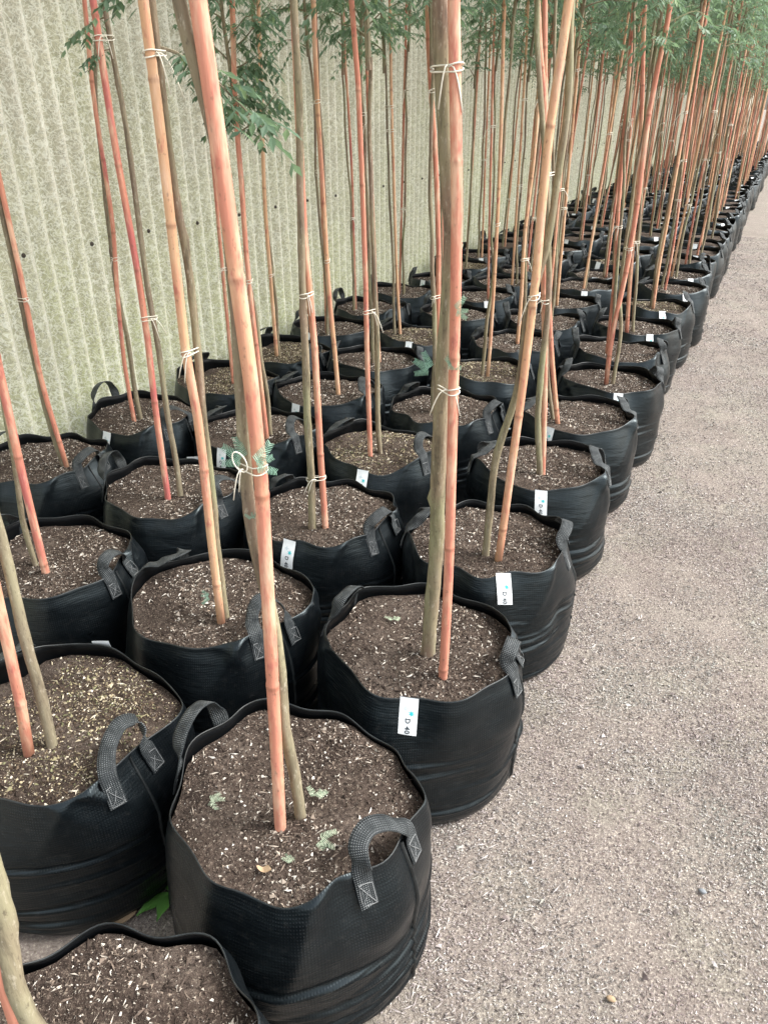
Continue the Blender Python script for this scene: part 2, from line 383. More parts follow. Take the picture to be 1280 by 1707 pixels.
# ------------------------------------------------------------------ corrugated fibreglass wall
WX, PER, AMP, WH = -2.215, .0755, .0150, 2.7
wall = link('fibreglass_wall', None); wall.location = (WX, 0, GZ)
tag(wall, 'tall greenish corrugated fibreglass wall running along the back of the bag rows', 'wall')
NP = 13
def sheet_mesh(k):
    n = NP * 10 + 1
    y = np.arange(n) * PER / 10
    zz = np.array([.02, .5, 1., 1.6, 2.3, WH]); r = np.random.default_rng(k)
    ph = y / PER * 2 * np.pi
    P = np.zeros((len(zz), n, 3))
    P[..., 0] = AMP * np.cos(ph)[None] + .0015 * np.sin(zz[:, None] * 2 + k) * 0
    P[..., 1] = y[None] + 0 * zz[:, None]; P[..., 2] = zz[:, None]
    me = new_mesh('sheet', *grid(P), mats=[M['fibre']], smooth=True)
    at = me.attributes.new('ridge_shading', 'FLOAT', 'POINT'); cv = np.clip(np.cos(ph - .5), 0, 1) ** 5 - np.clip(-np.cos(ph - .3), 0, 1) ** 2  # painted relief: lit ridges positive, shaded grooves negative
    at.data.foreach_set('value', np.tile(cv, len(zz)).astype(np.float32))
    return me
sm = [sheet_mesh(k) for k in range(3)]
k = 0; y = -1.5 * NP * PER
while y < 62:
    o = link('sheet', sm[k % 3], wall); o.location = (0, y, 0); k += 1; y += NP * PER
a = np.linspace(0, 2 * np.pi, 8, endpoint=False)
bp = [(0, .0001), (0, .008), (.003, .008), (.004, .005), (.008, .0045), (.009, .0001)]
P = np.array([[(x, r * math.cos(q), r * math.sin(q)) for q in a] for x, r in bp])
bolt_me = new_mesh('bolt', *grid(P, True), mats=[M['bolt']], smooth=False)
y0 = 4 * PER * round(1.84 / (4 * PER))
for k in range(-3, 34):
    for zb in ((.85, 1.95) if k < 16 else (.85,)):
        b = link('bolt', bolt_me, wall); b.location = (AMP + .003, y0 + k * 4 * PER, zb - GZ + random.Random(k).uniform(-.004, .004))

# ------------------------------------------------------------------ grow bags
PT = np.array([0, .03, .08, .18, .35, .52, .66, .78, .87, .94, 1.0]); PR = np.array([.211, .2225, .2275, .2300, .2300, .2290, .2268, .2230, .2180, .2115, .2045])
_tt = np.linspace(0, 1, 200); _rr = np.interp(_tt, PT, PR); _rr = np.convolve(np.pad(_rr, 8, mode='edge'), np.ones(17) / 17, 'valid')
def sstep(a, b, x): x = np.clip((x - a) / (b - a), 0, 1); return x * x * (3 - 2 * x)
def wrap(a): return (a + np.pi) % (2 * np.pi) - np.pi
class Bag:
    def __init__(s, seed):
        r = np.random.default_rng(seed); s.r = r
        s.fr = [(k, r.normal(0, .0056 / k ** .3), r.uniform(0, 6.28)) for k in (2, 3, 4, 5, 7, 9)]
        s.fz = [(k, r.normal(0, .0070 / k ** .5), r.uniform(0, 6.28)) for k in (1, 2, 3, 4, 5, 6, 8)]
        s.fb = [(k, r.normal(0, .0035), r.uniform(0, 6.28)) for k in (2, 3, 5)]
        s.cre = [(r.uniform(.015, .20), r.uniform(.0022, .0055), r.uniform(.0032, .0062), r.uniform(0, 6.28), r.uniform(1, 2.6), r.uniform(0, 6.28), r.uniform(.003, .012)) for _ in range(13)]
        s.dia = [(r.choice([0, np.pi]) + r.choice([-1, 1]) * r.uniform(.3, .8), r.uniform(-6, 6), r.uniform(.003, .0075), r.uniform(.05, .085)) for _ in range(9)]
        s.pc = r.uniform(-.16, .16, 2)
        s.dent = [(r.uniform(0, 6.28), r.uniform(.1, .95), r.normal(0, .0042), r.uniform(.12, .4), r.uniform(.05, .2)) for _ in range(26)]
        s.pin = [r.uniform(.022, .040), r.uniform(.006, .024)]
    def zr(s, th):
        z = HB + .002 + .010 * np.cos(2 * th)
        for k, a, p in s.fz: z = z + a * np.cos(k * th + p)
        return z
    def rad(s, th, t):
        z = t * HB
        r = np.interp(t, _tt, _rr) + .015 * np.cos(2 * th) * sstep(.45, 1, t)
        for c, tc, A, w, wt in s.dent: r = r + A * np.exp(-(wrap(th - c) / w) ** 2 - ((t - tc) / wt) ** 2)
        for k, a, p in s.fr: r = r + a * np.cos(k * th + p) * sstep(.35, 1, t)
        for k, a, p in s.fb: r = r + a * np.cos(k * th + p) * sstep(0, .4, t) * (1 - sstep(.6, 1, t))
        for i, c in enumerate((0, np.pi)):
            r = r - s.pin[i] * np.exp(-(wrap(th - c - s.pc[i]) / .46) ** 2) * sstep(.62, 1, t)
        for zc, A, w, p, kk, p2, dr in s.cre:
            am = np.clip(np.sin(th * round(kk) / 1.0 + p), 0, 1) ** .8
            d = (z - zc - dr * np.sin(th * 2 + p2)) / w
            r = r + A * am * (np.exp(-d * d) - .7 * np.exp(-(d - 1.7) ** 2))
        for c, sl, A, w in s.dia:
            zz = HB - z; d = wrap(th - c - sl * zz) / w
            r = r + A * np.exp(-d * d) * np.exp(-zz / .09) * sstep(0, .012, zz + .004)
        return r
    def pt(s, th, t, off=0.):
        r = s.rad(th, t) + off
        return np.stack([r * np.cos(th), r * np.sin(th), s.zr(th) * t + .002], -1)
    def shell(s, nt, nz):
        th = np.linspace(0, 2 * np.pi, nt, endpoint=False)
        t = np.linspace(0, 1, nz)
        TH, T = np.meshgrid(th, t)
        P = s.pt(TH, T)
        inn = np.array([1.0, .93, .86, .78]); TH2, T2 = np.meshgrid(th, inn)
        Q = s.pt(TH2, T2, -.0014)
        P = np.concatenate([P, Q]); V, F = grid(P, True)
        k = len(V); V = np.vstack([V, [0, 0, .002]])
        i = np.arange(nt); j = (i + 1) % nt
        F = [F, np.stack([j, i, np.full(nt, k)], 1)]
        u = np.concatenate([np.tile(th / (2 * np.pi), nz + 4), [0]]); vv = np.concatenate([np.repeat(np.concatenate([t, inn]), nt), [0]])
        mi = np.concatenate([np.zeros((nz - 1) * nt), np.ones(4 * nt), np.zeros(nt)])
        # keep the seam of the uv clean: the first column repeats modulo 1 in the wave
        return new_mesh('fabric_shell', V, F, uv=np.stack([u, vv], -1), mats=[M['bag'], M['bag_in']], smooth=True, mat_idx=mi)
    def hem(s, nt):
        th = np.linspace(0, 2 * np.pi, nt, endpoint=False); rows = []
        for q in np.linspace(0, 2 * np.pi, 7)[:-1]:
            p = s.pt(th, np.ones(nt), -.0007 + .0013 * math.cos(q)); p[:, 2] += -.0020 + .0025 * math.sin(q); rows.append(p)
        P = np.array(rows + [rows[0]])
        return new_mesh('hem', *grid(P, True), mats=[M['hem']], smooth=True)
    def seam(s, th0):
        t = np.linspace(.02, .99, 40); c = s.pt(np.full(40, th0), t); cols = []
        for d, o in ((-.016, .0002), (-.009, .004), (.004, .0045), (.012, .0002)):
            cols.append(s.pt(np.full(40, th0) + d, t, o))
        return new_mesh('seam', *grid(np.stack(cols, 1)), mats=[M['hem']], smooth=True)
    def soil(s, lvl, seed):
        nt, nr = 56, 22
        th = np.linspace(0, 2 * np.pi, nt, endpoint=False); q = np.linspace(0, 1, nr) ** .8
        TH, Q = np.meshgrid(th, q)
        zm = s.zr(TH) - .010
        rr = (s.rad(TH, np.clip((np.minimum(lvl, zm)) / s.zr(TH), 0, 1)) - .0042) * Q
        x, y = rr * np.cos(TH), rr * np.sin(TH)
        z = np.minimum(s.soilz(x, y, lvl, seed), zm + .03 * (1 - Q))
        V, F = grid(np.stack([x, y, z], -1), True)
        return new_mesh('soil', V, F, mats=[M['soil']], smooth=True)
    def soilz(s, x, y, lvl, seed):
        d = np.hypot(x, y)
        return lvl + .011 * fnoise(x, y, seed, 9, 9, 45) + .0045 * fnoise(x, y, seed + 1, 12, 70, 170) - .006 * sstep(.12, .2, d) - .010 * np.exp(-(d / .05) ** 2)
    def bits(s, lvl, seed, mat, n=6500):
        r = np.random.default_rng(seed + 5); a = Acc()
        def place(n, cl):
            th = r.uniform(0, 6.283, n); q = np.sqrt(r.uniform(0, 1, n)); zm = s.zr(th) - .010; rad = (s.rad(th, np.clip(np.minimum(lvl, zm) / s.zr(th), 0, 1)) - .008) * q
            x, y = rad * np.cos(th), rad * np.sin(th)
            k = r.uniform(0, 1, n) < cl + .9 * fnoise(x, y, seed + 9, 6, 10, 40)
            x, y = x[k], y[k]
            return x, y, np.minimum(s.soilz(x, y, lvl, seed), (zm + .03 * (1 - q))[k]) + .0005
        x, y, z = place(int(n * 1.5), .55); a.add(*shards(x, y, z, .0018 + .0048 * r.uniform(0, 1, len(x)) ** 2.3, r, .8, (.55, 1)))
        x, y, z = place(int(n * .09), .6); a.add(*shards(x, y, z + .001, r.uniform(.008, .02, len(x)), r, .18, (.10, .22)))
        x, y, z = place(int(n * .03), .6); a.add(*shards(x, y, z, r.uniform(.008, .013, len(x)), r, .6, (.5, .9)))
        return a.mesh('perlite', [mat])
    def handle(s, side, seed):
        """flat webbing: both ends sewn to the outside of the bag, loop standing above the rim"""
        r = np.random.default_rng(seed); c0 = (0 if side > 0 else np.pi) + s.pc[0 if side > 0 else 1]
        sp = r.uniform(.19, .28); hgt = r.uniform(.030, .056); lean = r.uniform(-.06, .02); skew = r.uniform(-.035, .035)
        W = .0152; n = 44; key = []; nrm = []
        rim = s.zr(np.array([c0]))[0]
        def wallpt(th, dz, off):
            t = np.array([1 - dz / HB]); return s.pt(np.array([th]), np.clip(t, 0, 1), off)[0]
        er = np.array([math.cos(c0), math.sin(c0), 0]); et = np.array([-math.sin(c0), math.cos(c0), 0]); ez = np.array([0, 0, 1.])
        A, B = c0 - sp, c0 + sp
        pts = [wallpt(A, .052, .0035), wallpt(A, .026, .004), wallpt(A, .0, .0045)]
        tp = wallpt(c0, 0, 0); tp = tp * [1, 1, 0] + [0, 0, rim]
        for q in (-.92, -.6, 0, .6, .92):
            hh = hgt * math.sqrt(max(0, 1 - q * q)) ** .85
            pts.append(tp + et * (q * .2 * sp * .92 + skew * hh / hgt) + er * (lean * (hh / hgt) ** 1.5 - .004) + ez * (hh + .004))
        pts += [wallpt(B, .0, .0045), wallpt(B, .026, .004), wallpt(B, .052, .0035)]
        P = spline(np.array(pts), n)
        t = np.gradient(P, axis=0); t /= np.linalg.norm(t, axis=1)[:, None]
        sgn = np.linspace(-1, 1, n)
        top = 1 - sstep(.30, .72, np.abs(sgn))           # 1 at the top of the loop
        wv = np.zeros((n, 3))
        for i in range(n):
            th = A if sgn[i] < 0 else B
            tang = np.array([-math.sin(th), math.cos(th), 0])
            # tangential at the sewn end, radial at the crown of the loop (the strap turns as it bends over)
            w = tang * (1 if sgn[i] < 0 else -1) * (1 - top[i]) + (-er + ez * r.uniform(.25, .3)) * -top[i] * 1.0
            w -= t[i] * (w @ t[i]); wv[i] = w / (np.linalg.norm(w) + 1e-9)
        nv = np.cross(t, wv)
        cols = []; us = []
        for q, dd in ((-1, -.001), (-1, .001), (-.5, .0013), (0, .0014), (.5, .0013), (1, .001), (1, -.001), (.5, -.0013), (0, -.0014), (-.5, -.0013)):
            cols.append(P + wv * (q * W) + nv * dd); us.append((q + 1) / 2 * 8 / 6.28)
        G = np.stack(cols, 1); V, F = grid(G, True)
        L = np.concatenate([[0], np.cumsum(np.linalg.norm(np.diff(P, axis=0), axis=1))])
        uv = np.stack([np.tile(np.array(us), n), np.repeat(L / .0034 / 6.28, len(cols))], -1)
        me = new_mesh('handle', V, F, uv=uv, mats=[M['webbing']], smooth=True)
        # box-and-cross stitching on both sewn ends
        stc = []
        for th in (A, B):
            def q(u, v): return wallpt(th + u / .2, v, .0062)
            w = .0105; cs = [(-w, .018), (w, .018), (w, .048), (-w, .048), (-w, .018), (w, .048), (-w, .048), (w, .018)]
            pp = []
            for i in range(len(cs) - 1):
                for f in np.linspace(0, 1, 4)[:-1]: pp.append(q(cs[i][0] * (1 - f) + cs[i + 1][0] * f, cs[i][1] * (1 - f) + cs[i + 1][1] * f))
            stc.append(new_mesh('stitching', *tube(pp, .0007, 4), mats=[M['thread']]))
        return me, stc
    def tag_fn(s, th, slack):
        def fn(u, v, n):
            u, v, n = np.broadcast_arrays(np.asarray(u, float), np.asarray(v, float), np.asarray(n, float))
            z0 = s.zr(np.array([th]))[0] + .004
            c = s.rad(np.array([th]), np.array([1.0]))[0]
            rr = np.maximum(s.rad(np.full(u.shape, th), np.clip(1 - v / HB, 0, 1)), c) + .0045 + n + slack * v
            er = np.array([math.cos(th), math.sin(th), 0]); et = np.array([-math.sin(th), math.cos(th), 0])
            tw = slack * .8 * v
            P = rr[..., None] * er + (u + tw)[..., None] * et
            P[..., 2] += z0 - v * .965 - .04 * u
            P -= er * (u[..., None] ** 2) * 1.8
            return P
        return fn

NV = 6
BAGS = [Bag(100 + i) for i in range(NV)]
SHELL = [b.shell(168, 84) for b in BAGS]; SHELL_L = [b.shell(56, 26) for b in BAGS]
HEM = [b.hem(120) for b in BAGS]
SEAM = [b.seam(.02) for b in BAGS]
LVL = [.314, .308, .311, .304, .312, .308]
SOIL = [b.soil(LVL[i], 40 + i) for i, b in enumerate(BAGS)]
BITS = [b.bits(LVL[i], 40 + i, M['bits2'] if i in (1, 5) else M['bits']) for i, b in enumerate(BAGS)]
HND = [[b.handle(+1, 300 + i), b.handle(-1, 330 + i)] for i, b in enumerate(BAGS)]

# printed marks of the tag in flat (u right, v down) coordinates, metres
def glyphs():
    cu = bpy.data.curves.new('lettering', 'FONT'); cu.body = 'D 40'; cu.size = .0138; cu.offset = .00035; cu.space_character = 1.12; cu.resolution_u = 3
    ob = bpy.data.objects.new('lettering_tmp', cu); COL.objects.link(ob)
    bpy.context.view_layer.update()
    me = bpy.data.meshes.new_from_object(ob.evaluated_get(bpy.context.evaluated_depsgraph_get()))
    V = np.array([v.co[:] for v in me.vertices]); F = [list(p.vertices) for p in me.polygons]
    bpy.data.objects.remove(ob); bpy.data.meshes.remove(me); bpy.data.curves.remove(cu)
    T = []
    for f in F:
        for i in range(1, len(f) - 1): T.append((f[0], f[i], f[i + 1]))
    # turned a quarter clockwise: reading runs down the tag
    u = V[:, 1] - .0048; v = V[:, 0] + .038
    return u, v, np.array(T)
GU, GV, GT = glyphs()
def blob(cu, cv, r, arms, seed):
    rs = np.random.default_rng(seed); n = arms * 4; a = np.linspace(0, 2 * np.pi, n, endpoint=False)
    rad = r * np.where(np.arange(n) % 4 == 0, rs.uniform(.9, 1.35, n), np.where(np.arange(n) % 2 == 0, .45, .62))
    u = np.concatenate([[cu], cu + rad * np.cos(a)]); v = np.concatenate([[cv], cv + rad * np.sin(a)])
    i = np.arange(n); return u, v, np.stack([np.zeros(n, int), 1 + i, 1 + (i + 1) % n], 1)
TEAL = blob(.0062, .0285, .0062, 7, 2); GREY = blob(-.0045, .0195, .0060, 4, 5)

def make_tag(bagv, th, parent, near, seed):
    slack = random.Random(seed).uniform(-.02, .10)
    fn = BAGS[bagv].tag_fn(th, slack)
    U, Vv = np.meshgrid(np.linspace(-.018, .018, 5), np.linspace(-.002, .071, 9))
    top = fn(U, Vv, .0006); bot = fn(U, Vv, -.0002)
    V1, F1 = grid(top); V2, F2 = grid(bot[:, ::-1])
    a = Acc(); a.add(V1, F1); a.add(V2, F2)
    tg = link('tag', a.mesh('tag', [M['tag']], smooth=True), parent)
    if near:
        link('lettering', new_mesh('lettering', fn(GU, GV, .0012), GT[:, ::-1], mats=[M['print']]), tg)
        link('logo', new_mesh('logo', fn(TEAL[0], TEAL[1], .0012), TEAL[2], mats=[M['teal']]), tg)
        link('logo', new_mesh('logo', fn(GREY[0], GREY[1], .0011), GREY[2], mats=[M['greyprint']]), tg)
    return tg

ORD = ['front', 'second', 'third', 'fourth', 'fifth', 'sixth', 'seventh', 'eighth', 'ninth', 'tenth', 'eleventh', 'twelfth', 'thirteenth', 'fourteenth',
       'fifteenth', 'sixteenth', 'seventeenth', 'eighteenth', 'nineteenth']
TENS = {20: 'twenty', 30: 'thirty', 40: 'forty', 50: 'fifty', 60: 'sixty'}
TENTH = {20: 'twentieth', 30: 'thirtieth', 40: 'fortieth', 50: 'fiftieth', 60: 'sixtieth'}
def ordinal(i):     # i from 0
    n = i + 1
    if n < 20: return ORD[i]
    d = n // 10 * 10
    return TENTH[d] if n == d else TENS[d] + '-' + (ORD[n - d - 1] if n - d > 1 else 'first')
ROWN = {'A': 'row beside the path', 'B': 'second row from the path', 'C': 'third row from the path', 'D': 'row against the wall'}
def place(row, i, b=''): return ('frontmost' if i == 0 else ordinal(i)) + b + (' of the ' if i == 0 else ' from the front, ') + ROWN[row]

# centre, handle heading, tag bearing (degrees) of the bags close by
NEAR = {
 'A0': (-.50, .235, 20, None), 'A1': (-.506, .708, -8, None), 'A2': (-.485, 1.178, 0, -74), 'A3': (-.494, 1.653, 16, -62), 'A4': (-.497, 2.172, 16, -75),
 'A5': (-.50, 2.656, 24, -104), 'A6': (-.473, 3.13, 19, -69), 'A7': (-.511, 3.585, 10, None), 'A8': (-.515, 4.06, 7, -61), 'A9': (-.50, 4.58, 15, -70), 'A10': (-.47, 5.10, 12, -60),
 'B0': (-.994, .668, -8, 114), 'B1': (-.968, 1.115, -12, None), 'B2': (-.954, 1.588, -10, -89), 'B3': (-1.005, 2.071, -7, -83), 'B4': (-.95, 2.515, -9, None), 'B5': (-.986, 3.017, 26, None), 'B6': (-.985, 3.50, 10, None),
 'C0': (-1.463, 1.08, 2, None), 'C1': (-1.436, 1.53, 8, 115), 'C2': (-1.48, 2.02, 2, -91), 'C3': (-1.456, 2.488, 6, -97), 'C4': (-1.475, 2.955, 25, None), 'C5': (-1.47, 3.43, 5, -80),
 'D0': (-1.955, 1.506, 3, -86), 'D1': (-1.931, 1.964, -7, -93), 'D2': (-1.913, 2.43, -9, None), 'D3': (-1.905, 2.89, -14, None), 'D4': (-1.92, 3.36, 5, -100), 'D5': (-1.93, 3.83, 0, None),
}
ROWX = {'A': -.50, 'B': -.975, 'C': -1.46, 'D': -1.925}
COUNT = {'A': 54, 'B': 58, 'C': 62, 'D': 66}
rnd = random.Random(5)
SPOTS = []      # row, index, x, y, heading, tag
for row in 'ABCD':
    x, y = 0, 0
    for i in range(COUNT[row]):
        k = f'{row}{i}'
        if k in NEAR: x, y, h, tg = NEAR[k]
        else:
            x = ROWX[row] + rnd.uniform(-.022, .022); y = y + rnd.uniform(.468, .492)
            h = rnd.gauss(8, 14); tg = rnd.uniform(-110, -55) if rnd.random() < .75 else None
        SPOTS.append((row, i, x, y, h, tg))

SH = (-.004, .020)
VAR = {'A1': 0, 'A2': 3, 'A0': 2, 'B0': 1, 'B1': 4, 'A3': 2, 'A4': 4, 'B2': 2, 'C0': 3, 'C1': 0, 'B3': 5}
for row, i, x, y, h, tg in SPOTS:
    key = f'{row}{i}'; v = VAR.get(key, rnd.randrange(NV)); near = y < 4.6
    e = link('grow_bag', None); e.location = (x + SH[0], y + SH[1], GZ); e.rotation_euler = (0, 0, R(h))
    sc = 1 if near else rnd.uniform(.96, 1.03); e.scale = (sc, sc, sc)
    w = ('black grow bag with white tag, ' if (tg is not None and tg < 0) else 'black untagged grow bag, ') + place(row, i)
    tag(e, w, 'grow bag', 'black grow bags in four rows along the wall')
    link('fabric_shell', (SHELL if near else SHELL_L)[v], e)
    so = link('soil', SOIL[v], e)
    if y < 6:
        pb = link('perlite', BITS[v], so); tag(pb, kind='stuff')
    link('hem', HEM[v], e)
    if near and y < 3.2: link('seam', SEAM[v], e)
    for hm, st in HND[v]:
        ho = link('handle', hm, e)
        if y < 3.0:
            for q in st: link('stitching', q, ho)
    if tg is not None: make_tag(v, R(tg - h), e, y < 5.5, i * 7 + ord(row))

# ------------------------------------------------------------------ stakes and trees: measured axes of the close ones
S = {
'A0':[(-0.561,0.254,0.255),(-0.567,0.242,0.413),(-0.564,0.249,0.514)],
'A1':[(-0.507,0.665,0.255),(-0.5,0.671,0.558),(-0.495,0.674,0.805),(-0.493,0.676,0.937),(-0.498,0.672,1.105),(-0.503,0.668,1.224),(-0.51,0.663,1.373)],
'A2':[(-0.41,1.123,0.255),(-0.409,1.123,0.456),(-0.412,1.122,0.711),(-0.416,1.12,0.927),(-0.419,1.119,1.112),(-0.427,1.116,1.271),(-0.435,1.113,1.411)],
'A3':[(-0.451,1.597,0.255),(-0.437,1.601,0.496),(-0.427,1.604,0.737),(-0.421,1.606,0.986),(-0.422,1.605,1.213),(-0.409,1.608,1.456)],
'A4':[(-0.482,2.153,0.255),(-0.514,2.145,0.632),(-0.543,2.137,0.887),(-0.571,2.129,1.229),(-0.618,2.113,1.511)],
'A5':[(-0.541,2.589,0.255),(-0.592,2.577,0.503),(-0.628,2.568,0.749),(-0.666,2.556,1.082),(-0.716,2.54,1.555)],
'A6':[(-0.485,3.154,0.255),(-0.49,3.153,0.466),(-0.473,3.155,0.705),(-0.468,3.156,0.962),(-0.472,3.156,1.299),(-0.458,3.158,1.515)],
'A7':[(-0.563,3.556,0.255),(-0.576,3.554,0.568),(-0.605,3.549,0.918),(-0.631,3.544,1.343),(-0.652,3.54,1.644)],
'A8':[(-0.551,4.019,0.255),(-0.579,4.015,0.548),(-0.591,4.013,0.723),(-0.633,4.006,1.23),(-0.686,3.996,1.687)],
'A9':[(-0.511,4.62,0.255),(-0.518,4.62,0.497),(-0.513,4.62,0.844),(-0.514,4.62,1.358)],
'A10':[(-0.515,5.12,0.255),(-0.511,5.12,0.483),(-0.521,5.12,0.795),(-0.541,5.12,1.365)],
'A13':[(-0.463,6.467,0.255),(-0.445,6.468,0.725),(-0.474,6.466,1.382)],
'B0':[(-1.002,0.604,0.255),(-0.992,0.62,0.448),(-0.989,0.626,0.581)],
'B1':[(-0.925,1.074,0.255),(-0.924,1.075,0.511),(-0.922,1.077,0.752),(-0.927,1.073,0.883),(-0.926,1.074,1.065),(-0.924,1.076,1.269),(-0.925,1.074,1.43)],
'B2':[(-0.93,1.555,0.255),(-0.937,1.551,0.582),(-0.939,1.549,0.799),(-0.948,1.544,1.02),(-0.948,1.544,1.262),(-0.946,1.545,1.474)],
'B3':[(-1.035,2.038,0.255),(-1.042,2.035,0.592),(-1.045,2.033,0.897),(-1.051,2.03,1.182),(-1.058,2.026,1.393),(-1.069,2.02,1.523)],
'B4':[(-0.995,2.518,0.255),(-1.004,2.514,0.683),(-1.01,2.512,0.885),(-1.028,2.504,1.162),(-1.052,2.494,1.412),(-1.061,2.49,1.566)],
'B5':[(-0.962,3.011,0.255),(-0.959,3.012,0.438),(-0.964,3.01,0.931),(-0.973,3.008,1.241),(-0.984,3.004,1.522)],
'B6':[(-0.996,3.558,0.255),(-0.997,3.558,0.473),(-1.006,3.555,0.744),(-0.995,3.559,1.118)],
'C0':[(-1.446,1.055,0.255),(-1.444,1.057,0.521),(-1.44,1.062,0.78)],
'C1':[(-1.426,1.493,0.255),(-1.424,1.494,0.519),(-1.418,1.5,0.817),(-1.42,1.498,1.037),(-1.425,1.494,1.259),(-1.424,1.494,1.49)],
'C2':[(-1.428,2.017,0.255),(-1.437,2.011,0.546),(-1.444,2.006,0.854),(-1.442,2.008,1.094),(-1.439,2.01,1.327),(-1.428,2.018,1.539)],
'C3':[(-1.427,2.533,0.255),(-1.437,2.527,0.429),(-1.45,2.52,0.683),(-1.456,2.516,0.958),(-1.465,2.511,1.245),(-1.466,2.51,1.585)],
'C4':[(-1.477,3.01,0.255),(-1.493,3.003,0.588),(-1.504,2.997,0.952),(-1.518,2.989,1.341)],
'C5':[(-1.578,3.459,0.255),(-1.596,3.45,0.494),(-1.612,3.442,0.907),(-1.626,3.435,1.348),(-1.632,3.433,1.614)],
'D0':[(-1.866,1.533,0.255),(-1.878,1.518,0.605),(-1.874,1.523,0.832),(-1.874,1.523,1.114)],
'D1':[(-1.952,1.933,0.255),(-1.951,1.934,0.499),(-1.941,1.943,0.707),(-1.926,1.959,0.937)],
'D3':[(-1.935,2.861,0.255),(-1.938,2.859,0.601),(-1.938,2.859,0.946),(-1.924,2.869,1.342),(-1.914,2.875,1.639)],
'D5':[(-2.019,3.807,0.255),(-2.022,3.805,0.644),(-2.028,3.802,1.086),(-2.046,3.792,1.484)],
}
T = {
'A0':[(-0.55,0.267,0.255),(-0.556,0.254,0.402),(-0.551,0.264,0.6)],
'A1':[(-0.49,0.702,0.255),(-0.497,0.697,0.538),(-0.506,0.69,0.699),(-0.515,0.683,0.795),(-0.518,0.681,0.882),(-0.516,0.682,1.034),(-0.519,0.68,1.164),(-0.522,0.678,1.277),(-0.53,0.67,1.375)],
'A2':[(-0.472,1.188,0.255),(-0.456,1.175,0.481),(-0.445,1.158,0.688),(-0.439,1.141,0.918),(-0.444,1.139,1.107),(-0.455,1.134,1.271),(-0.465,1.13,1.414)],
'A3':[(-0.489,1.612,0.255),(-0.487,1.612,0.397),(-0.474,1.616,0.561),(-0.445,1.624,0.714),(-0.427,1.628,0.919),(-0.408,1.632,1.043),(-0.407,1.632,1.201),(-0.405,1.633,1.335),(-0.411,1.631,1.458)],
'A4':[(-0.489,2.149,0.255),(-0.513,2.125,0.541),(-0.519,2.118,0.755),(-0.528,2.115,0.919),(-0.561,2.105,1.187),(-0.596,2.09,1.45)],
'A5':[(-0.566,2.623,0.255),(-0.617,2.611,0.49),(-0.649,2.602,0.74),(-0.656,2.6,1.079),(-0.684,2.592,1.409)],
'A6':[(-0.460,3.158,0.255),(-0.463,3.157,0.508),(-0.487,3.176,0.704),(-0.494,3.175,0.961),(-0.493,3.175,1.299),(-0.478,3.178,1.516)],
'B0':[(-0.98,0.639,0.255),(-0.976,0.646,0.434),(-0.973,0.649,0.629),(-0.975,0.647,0.696)],
'B1':[(-0.931,1.100,0.255),(-0.932,1.099,0.528),(-0.932,1.099,0.756),(-0.925,1.100,0.911),(-0.917,1.102,1.019),(-0.922,1.1,1.15),(-0.922,1.099,1.311),(-0.925,1.098,1.432)],
'B2':[(-0.965,1.538,0.255),(-0.952,1.530,0.581),(-0.944,1.524,0.798),(-0.941,1.520,0.966),(-0.939,1.522,1.145),(-0.933,1.52,1.474)],
'B3':[(-1.027,2.096,0.255),(-1.030,2.075,0.498),(-1.030,2.067,0.854),(-1.034,2.065,1.055),(-1.040,2.061,1.254),(-1.045,2.057,1.463)],
'B5':[(-0.997,3.04,0.255),(-0.993,3.041,0.478),(-0.973,3.048,0.815),(-0.973,3.047,1.14),(-0.986,3.043,1.524)],
'C0':[(-1.51,1.08,0.255),(-1.50,1.07,0.432),(-1.485,1.07,0.578),(-1.47,1.08,0.755)],
'C1':[(-1.404,1.52,0.255),(-1.401,1.523,0.511),(-1.402,1.519,0.684),(-1.403,1.518,0.844),(-1.405,1.514,1.049),(-1.408,1.511,1.259),(-1.408,1.516,1.492)],
'C2':[(-1.432,2.045,0.255),(-1.439,2.041,0.538),(-1.460,2.032,0.849),(-1.462,2.034,1.092),(-1.449,2.043,1.328),(-1.437,2.052,1.541)],
'C3':[(-1.458,2.575,0.255),(-1.460,2.565,0.48),(-1.467,2.555,0.668),(-1.472,2.55,0.949),(-1.478,2.545,1.244),(-1.48,2.545,1.593)],
'D0':[(-1.886,1.539,0.255),(-1.898,1.525,0.602),(-1.898,1.523,0.831),(-1.899,1.52,1.039)],
'D1':[(-1.964,1.98,0.255),(-1.963,1.964,0.657),(-1.958,1.973,0.932),(-1.944,1.99,1.249),(-1.923,2.01,1.561)],
'D3':[(-1.941,2.891,0.255),(-1.945,2.885,0.591),(-1.950,2.882,0.941),(-1.943,2.89,1.343)],
}
SR = {'A0': .0105, 'A1': .0094, 'A2': .0094, 'A3': .0098, 'A4': .0085, 'B0': .0095, 'B1': .0092, 'C1': .0090, 'C0': .0095, 'A8': .0105, 'A6': .0098}
TR = {'A2': .0155, 'A1': .0095, 'A3': .0098, 'A4': .0100, 'B2': .0105, 'A0': .0115, 'B0': .0100, 'C1': .0085, 'B1': .0090}
CROWNZ = {'A0': 1.75, 'A1': 1.72, 'A2': 1.75, 'A3': 1.7, 'A4': 1.66, 'B0': 1.72, 'B1': 1.66, 'B2': 1.70, 'C0': 1.7, 'C1': 1.72, 'D0': 1.7, 'D1': 1.72, 'C2': 1.32, 'D2': 1.66, 'D3': 1.58,
          'B3': 1.40, 'C3': 1.64, 'C4': 1.42, 'D4': 1.5, 'D5': 1.45, 'B4': 1.42, 'A5': 1.6, 'B5': 1.5}
